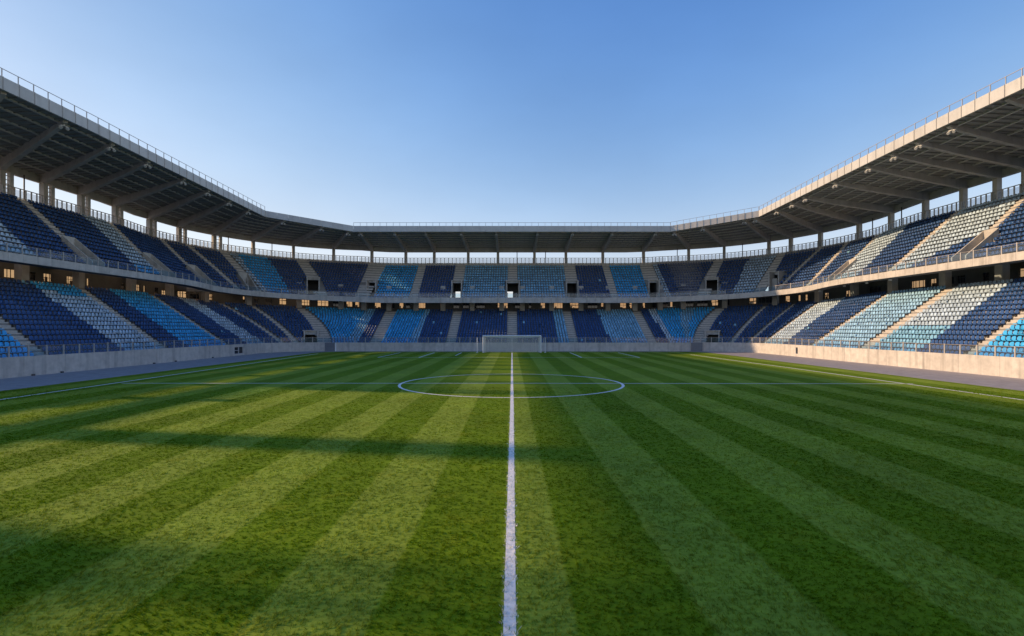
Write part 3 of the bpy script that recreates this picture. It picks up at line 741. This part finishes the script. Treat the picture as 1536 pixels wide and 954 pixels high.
# ------------------------------------------------------------------ floodlights under the roof edge
WORD = 'first second third fourth fifth sixth seventh eighth ninth tenth eleventh twelfth thirteenth fourteenth fifteenth sixteenth seventeenth eighteenth nineteenth twentieth'.split()
def ordw(i):
    if i <= 20: return WORD[i-1]
    return {2: 'twenty-', 3: 'thirty-'}[i//10]+WORD[i%10-1] if i % 10 else {30: 'thirtieth'}[i]
cnt = {'left': 0, 'end': 0, 'right': 0}
order = sorted(range(31), key=lambda i: BEAMS[i][0])
shown = [i for i in order if 0 < 768+795*BEAMS[i][1]/BEAMS[i][2] < 1536]
def floodlight(c, zc, d, nr, label, big):
    r = empty('floodlight', (c.x, c.y, zc), label=label, category='floodlight', group='floodlights under the roof edge')
    k = 1.0 if big else .7
    mb = MB(); mb.bar((0,0,.42), (0,0,-.02), .07*k); mb.bar((*(nr*-.3*k), .0), (*(nr*.3*k), .0), .06*k); mb.build('bracket', M['lamp'], r)
    for sg in (-1, 1):
        o = nr*sg*.30*k; f = Vector((d.x, d.y, -.75)).normalized(); mb = MB()
        a = Vector((o.x, o.y, -.22*k)); mb.tube(a-f*.16*k, a+f*.12*k, .17*k, 10); mb.tube(a-f*.26*k, a-f*.16*k, .10*k, 8); h = mb.build('housing', M['lamp'], r)
        mb = MB(); mb.tube(a+f*.121*k, a+f*.14*k, .145*k, 10); mb.build('lens', M['lens'], h)
tot = {s: sum(1 for i in shown if LIGHT_AT[i][4] == s) for s in cnt}
SN = {'left': 'left stand roof', 'end': 'roof behind the goal', 'right': 'right stand roof'}
for i in shown:
    c, z, d, nr, s, ty = LIGHT_AT[i]; cnt[s] += 1
    k = cnt[s] if s != 'right' else tot[s]-cnt[s]+1
    frm = 'counting from its near end' if s != 'end' else 'counting from its left end'
    floodlight(c, z, d, nr, f'white twin floodlight on {ordw(k)} {SN[s]} beam from the {"left" if s == "end" else "near"} end', s != 'end')

# small soffit lamps under the right parapet
for j, q in enumerate((204.0, 209.5, 214.5, 196.5)):
    p = P(q, upar(q)+1.3); z = zpar(q)[0]+.05
    r = empty('soffit_lamp', (*p, z), label=f'small round lamp hanging under the sunlit right parapet, {("between the far columns","above the pale seat block","nearest the white seats","closest to the corner")[j]}', category='lamp', group='lamps under the right parapet')
    mb = MB(); mb.tube((0,0,-.12), (0,0,0), .05, 8); mb.build('stem', M['lamp'], r)
    mb = MB(); mb.tube((0,0,-.34), (0,0,-.12), .2, 12); mb.build('shade', M['lamp'], r)

# ------------------------------------------------------------------ seats
def seat_parts():
    # backrest: rounded slab, leaning back; local x along row, y outward, z up
    w, z0, z1, t = .222, .38, .83, .045
    out = [(-w*.78, z0), (w*.78, z0), (w, z0+.12), (w*.98, z1-.15), (w*.74, z1-.03), (w*.35, z1), (-w*.35, z1), (-w*.74, z1-.03), (-w*.98, z1-.15), (-w, z0+.12)]
    def yb(x, z): return .62+(z-z0)*.16+.05*(1-(x/w)**2)
    n = len(out); v = [(x, yb(x, z), z) for x, z in out]+[(x, yb(x, z)+t, z) for x, z in out]
    f = [tuple(range(n)), tuple(2*n-1-i for i in range(n))]+[(i, n+i, n+(i+1)%n, (i+1)%n) for i in range(n)]
    # pan with rolled front edge
    pw = .215; prof = [(.20, .36), (.20, .43), (.24, .455), (.60, .42), (.62, .36)]
    pv = [(x, y, z) for x in (-pw, pw) for y, z in prof]; m = len(prof)
    pf = [tuple(range(m)), tuple(2*m-1-i for i in range(m))]+[(i, m+i, m+(i+1)%m, (i+1)%m) for i in range(m)]
    # bracket
    bv = [(x, y, z) for z in (0, .36) for x, y in ((-.04, .5), (.04, .5), (.04, .62), (-.04, .62))]
    bf = [(0,1,2,3), (7,6,5,4)]+[(i, 4+i, 4+(i+1)%4, (i+1)%4) for i in range(4)]
    return (v, f), (pv, pf), (bv, bf)
BACK, PAN, BRK = seat_parts()
# which 300 show largest
info = []
for i, (T, r, q, c_, near) in enumerate(SEATS):
    u, z = row(T, r, q); p = P(q, u+.6); zz = z+.7
    if p[1] < 20: info.append(0); continue
    x = 768+795*p[0]/p[1]; y = 493-795*(zz-HC)/p[1]
    vis = 6 < x < 1530 and 0 < y < 954
    info.append(1/(p[0]**2+p[1]**2+(zz-HC)**2) if vis else 0)
big = set(sorted(range(len(SEATS)), key=lambda i: -info[i])[:300])
def npmesh(parts, name):
    """one joined mesh of all the remaining seats"""
    V = []; L = []; loop_tot = []; mats = []; base_i = 0
    tv = np.array(BACK[0]+PAN[0]+BRK[0]); nb, npn = len(BACK[0]), len(PAN[0])
    tf = [tuple(f) for f in BACK[1]]+[tuple(i+nb for i in f) for f in PAN[1]]+[tuple(i+nb+npn for i in f) for f in BRK[1]]
    tl = np.array([i for f in tf for i in f]); tt = np.array([len(f) for f in tf]); isb = np.array([0]*(len(BACK[1])+len(PAN[1]))+[1]*len(BRK[1]))
    ck = list(SEATC)
    for (T, r, q, c_, near) in parts:
        u, z = row(T, r, q); b, n, t = base(q)
        o = np.array([b[0]+n[0]*u, b[1]+n[1]*u, z]); R = np.array([[t[0], t[1], 0], [n[0], n[1], 0], [0, 0, 1]])
        vv = tv.copy(); vv[:nb+npn, 0] += rng.normal(0, .008); vv[:nb, 1] += rng.normal(0, .012)
        if rng.random() < .05:   # a pan left folded up
            py, pz = vv[nb:nb+npn, 1].copy(), vv[nb:nb+npn, 2].copy(); vv[nb:nb+npn, 2] = .38+(.62-py)*.9; vv[nb:nb+npn, 1] = .52+(pz-.36)*.6
        V.append(vv@R+o); L.append(tl+base_i); loop_tot.append(tt); base_i += len(tv)
        mats.append(np.where(isb == 1, len(ck), ck.index(c_)))
    V = np.concatenate(V); L = np.concatenate(L); T_ = np.concatenate(loop_tot); mt = np.concatenate(mats)
    me = bpy.data.meshes.new(name); me.vertices.add(len(V)); me.vertices.foreach_set('co', V.ravel().astype(np.float32))
    me.loops.add(len(L)); me.loops.foreach_set('vertex_index', L.astype(np.int32))
    me.polygons.add(len(T_)); st = np.concatenate([[0], np.cumsum(T_)[:-1]]); me.polygons.foreach_set('loop_start', st.astype(np.int32)); me.polygons.foreach_set('loop_total', T_.astype(np.int32))
    for k in ck: me.materials.append(M[k])
    me.materials.append(M['dark']); me.polygons.foreach_set('material_index', mt.astype(np.int32)); me.update(calc_edges=True); me.validate(); return me
rest = [s for i, s in enumerate(SEATS) if i not in big]
link('stadium_seat', npmesh(rest, 'stadium_seat'), kind='stuff', label='rows of navy, sky blue and pale blue plastic seats filling both tiers', category='seats')
SM = {}
for k in SEATC:
    for nm, g in (('backrest', BACK), ('seat_pan', PAN), ('bracket', BRK)):
        me = bpy.data.meshes.new(nm); me.from_pydata([tuple(a) for a in g[0]], [], g[1]); me.materials.append(M[k] if nm != 'bracket' else M['dark']); SM[k, nm] = me
CW = {'navy': 'navy', 'sky': 'bright blue', 'pale': 'pale blue', 'steel': 'light blue', 'ice': 'icy blue'}
for i in sorted(big):
    T, r, q, c_, near = SEATS[i]; u, z = row(T, r, q); b, n, t = base(q)
    side = 'left' if q < QC else 'right'
    if side == 'right': near = ('before' if near[0] == 'beyond' else 'beyond', near[1])
    tier = 'lower' if T == 'L' else 'upper'
    # right stand runs counted from the far aisle read "before" it
    o = empty('stadium_seat', (b[0]+n[0]*u, b[1]+n[1]*u, z), category='seat', group='blue plastic seats in the stands',
              label=f'{CW[c_]} plastic seat in {side} {tier} tier, row {ordw(r+1)} up, {ordw(near[1])} {near[0]} its aisle')
    o.rotation_euler = (0, 0, math.atan2(t[1], t[0])) if n[0]*(-t[1])+n[1]*t[0] > 0 else (0, 0, math.atan2(-t[1], -t[0]))
    for nm in ('backrest', 'seat_pan', 'bracket'): link(nm, SM[c_, nm], o)

# ------------------------------------------------------------------ goal
GY, GW, GH, r = 98.0, 5.33, 3.08, .13
g = empty('football_goal', (0, GY, 0), label='white football goal with net standing before the end stand', category='goal')
for sx in (-1, 1):
    mb = MB(); mb.tube((sx*GW, 0, 0), (sx*GW, 0, GH), r, 12); mb.build('goalpost', M['white'], g)
mb = MB(); mb.tube((-GW-.085, 0, GH), (GW+.085, 0, GH), r, 12); mb.build('crossbar', M['white'], g)
for sx in (-1, 1):
    mb = MB(); mb.tube((sx*4.55, 2.3, 0), (sx*4.45, 2.1, 2.25), .045, 8); mb.tube((sx*4.45, 2.1, 2.25), (sx*GW, .1, GH), .02, 6); mb.build('net_support', M['white'], g)
mb = MB(); mb.tube((0, 2.2, 0), (0, 2.2, 2.95), .045, 8); mb.build('centre_support', M['white'], g)
mb = MB(); mb.tube((-GW, 0.1, .03), (-4.7, 2.35, .03), .03, 6); mb.tube((-4.7, 2.35, .03), (4.7, 2.35, .03), .03, 6); mb.tube((4.7, 2.35, .03), (GW, .1, .03), .03, 6); mb.build('ground_bar', M['white'], g)
def net_surface(uv, nu, nv, w, mb):
    for i in range(nu+1):
        pts = [uv(i/nu, j/6) for j in range(7)]
        for a, b in zip(pts[:-1], pts[1:]): mb.bar(a, b, w)
    for j in range(nv+1):
        pts = [uv(i/8, j/nv) for i in range(9)]
        for a, b in zip(pts[:-1], pts[1:]): mb.bar(a, b, w)
mb = MB()
sag = lambda s: .28*(1-(2*abs(s-.5))**2)
def backn(s, t):   # s across, t from top front to bottom back
    x = mix(-GW, GW, s)*(1-.09*t); zt_ = GH-sag(s)*.9-.05
    if t < .3: k = t/.3; return (x, 1.9*k, mix(GH-.06, zt_-.12, k))
    k = (t-.3)/.7; return (x, 1.9+.4*k, mix(zt_-.12, .03, k))
net_surface(backn, 92, 36, .022, mb)
for sx in (-1, 1):
    def sidn(s, t): return (sx*mix(GW, GW*.93, s), 2.25*s, mix(mix(GH-.1, 2.7, s), .03, t))
    net_surface(sidn, 18, 24, .022, mb)
mb.build('net', M['net'], g)
for sx, w in ((-1, 'left'), (1, 'right')):
    r_ = empty('net_pole', (sx*6.45 if sx < 0 else 6.15, GY+.2, 0), label=f'slim white pole standing on the grass just {w} of the goal', category='pole', group='slim poles beside the goal')
    mb = MB(); mb.tube((0,0,0), (0,0,2.72), .06, 10); mb.build('shaft', M['white'], r_)
    mb = MB(); mb.tube((0,0,2.72), (0,0,2.8), .075, 10); mb.build('cap', M['white'], r_)
    mb = MB(); mb.box((0,0,.04), .16, .16, .04); mb.build('base', M['white'], r_)

# ------------------------------------------------------------------ grass blades near the camera
N = 800000
def blades(N):
    y0, y1 = 4.2, 40.0
    # number per area falls with distance
    e = .45
    per = 6; Mt = N//per   # tufts of blades
    yt = (y0**e+(y1**e-y0**e)*rng.random(Mt))**(1/e); xt = (rng.random(Mt)*2-1)*(yt*1.03+3)
    kt = np.clip(yt/9.0, .8, 4); R_ = .017*kt**.6
    dx = rng.normal(0, 1, (Mt, per))*R_[:,None]; dy = rng.normal(0, 1, (Mt, per))*R_[:,None]
    x = (xt[:,None]+dx).ravel(); y = (yt[:,None]+dy).ravel()
    th_ = np.repeat(rng.uniform(.75, 1.3, Mt), per); ta = np.repeat(rng.uniform(0, 2*np.pi, Mt), per)
    keep = (np.abs(x) < PX-.1) & (y > 3.5); x, y, th_, ta = x[keep], y[keep], th_[keep], ta[keep]; n = len(x)
    k = np.clip(y/9.0, .8, 4)
    # tufts: clump jitter
    h = th_*rng.uniform(.014, .040, n)*np.clip(1.25-y/60, .55, 1.2)*(1+.18*np.sin(x*2.1+np.sin(y*1.7)*2)*np.sin(y*2.7+np.sin(x*1.3)*2)); w = .0045*k*rng.uniform(.6, 1.5, n)
    pos = np.where(x > 0, np.mod(x-2.9, 3.85) < 1.92, np.mod(-x-2.1, 3.85) < 1.92)
    a = ta+rng.normal(0, .9, n); ln = h*rng.uniform(.3, 1.7, n)
    lx = np.cos(a)*ln; ly = np.sin(a)*ln*.8+np.where(pos, .8, -.5)*h
    b = rng.uniform(0, 2*np.pi, n); wx, wy = np.cos(b)*w, np.sin(b)*w
    V = np.zeros((n, 4, 3), np.float32)
    V[:,0] = np.stack([x-wx, y-wy, np.full(n, .010)], 1); V[:,1] = np.stack([x+wx, y+wy, np.full(n, .010)], 1)
    V[:,2] = np.stack([x+wx*.7+lx*.45, y+wy*.7+ly*.45, .010+h*.65], 1)
    V[:,3] = np.stack([x+lx, y+ly, .010+h], 1)
    cl = np.where(y < 12, -.06+.03*(y+20)/32, np.where(y < 30, -.03+.03*(y-12)/18, 0))
    white = (np.abs(x-cl) < .115+rng.normal(0, .02, n)) & (rng.random(n) > .07)
    dcirc = np.abs(np.hypot(x+.06, y-42.85)-8.86); white |= dcirc < .07
    white |= (np.abs(y-42.95) < .06)
    me = bpy.data.meshes.new('grass'); me.vertices.add(n*4); me.vertices.foreach_set('co', V.ravel())
    idx = np.arange(n*4).reshape(n, 4); me.loops.add(n*4); me.loops.foreach_set('vertex_index', idx.ravel().astype(np.int32))
    me.polygons.add(n); me.polygons.foreach_set('loop_start', (np.arange(n)*4).astype(np.int32)); me.polygons.foreach_set('loop_total', np.full(n, 4, np.int32))
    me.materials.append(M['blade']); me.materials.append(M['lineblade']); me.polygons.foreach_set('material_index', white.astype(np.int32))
    me.update(calc_edges=True); return me
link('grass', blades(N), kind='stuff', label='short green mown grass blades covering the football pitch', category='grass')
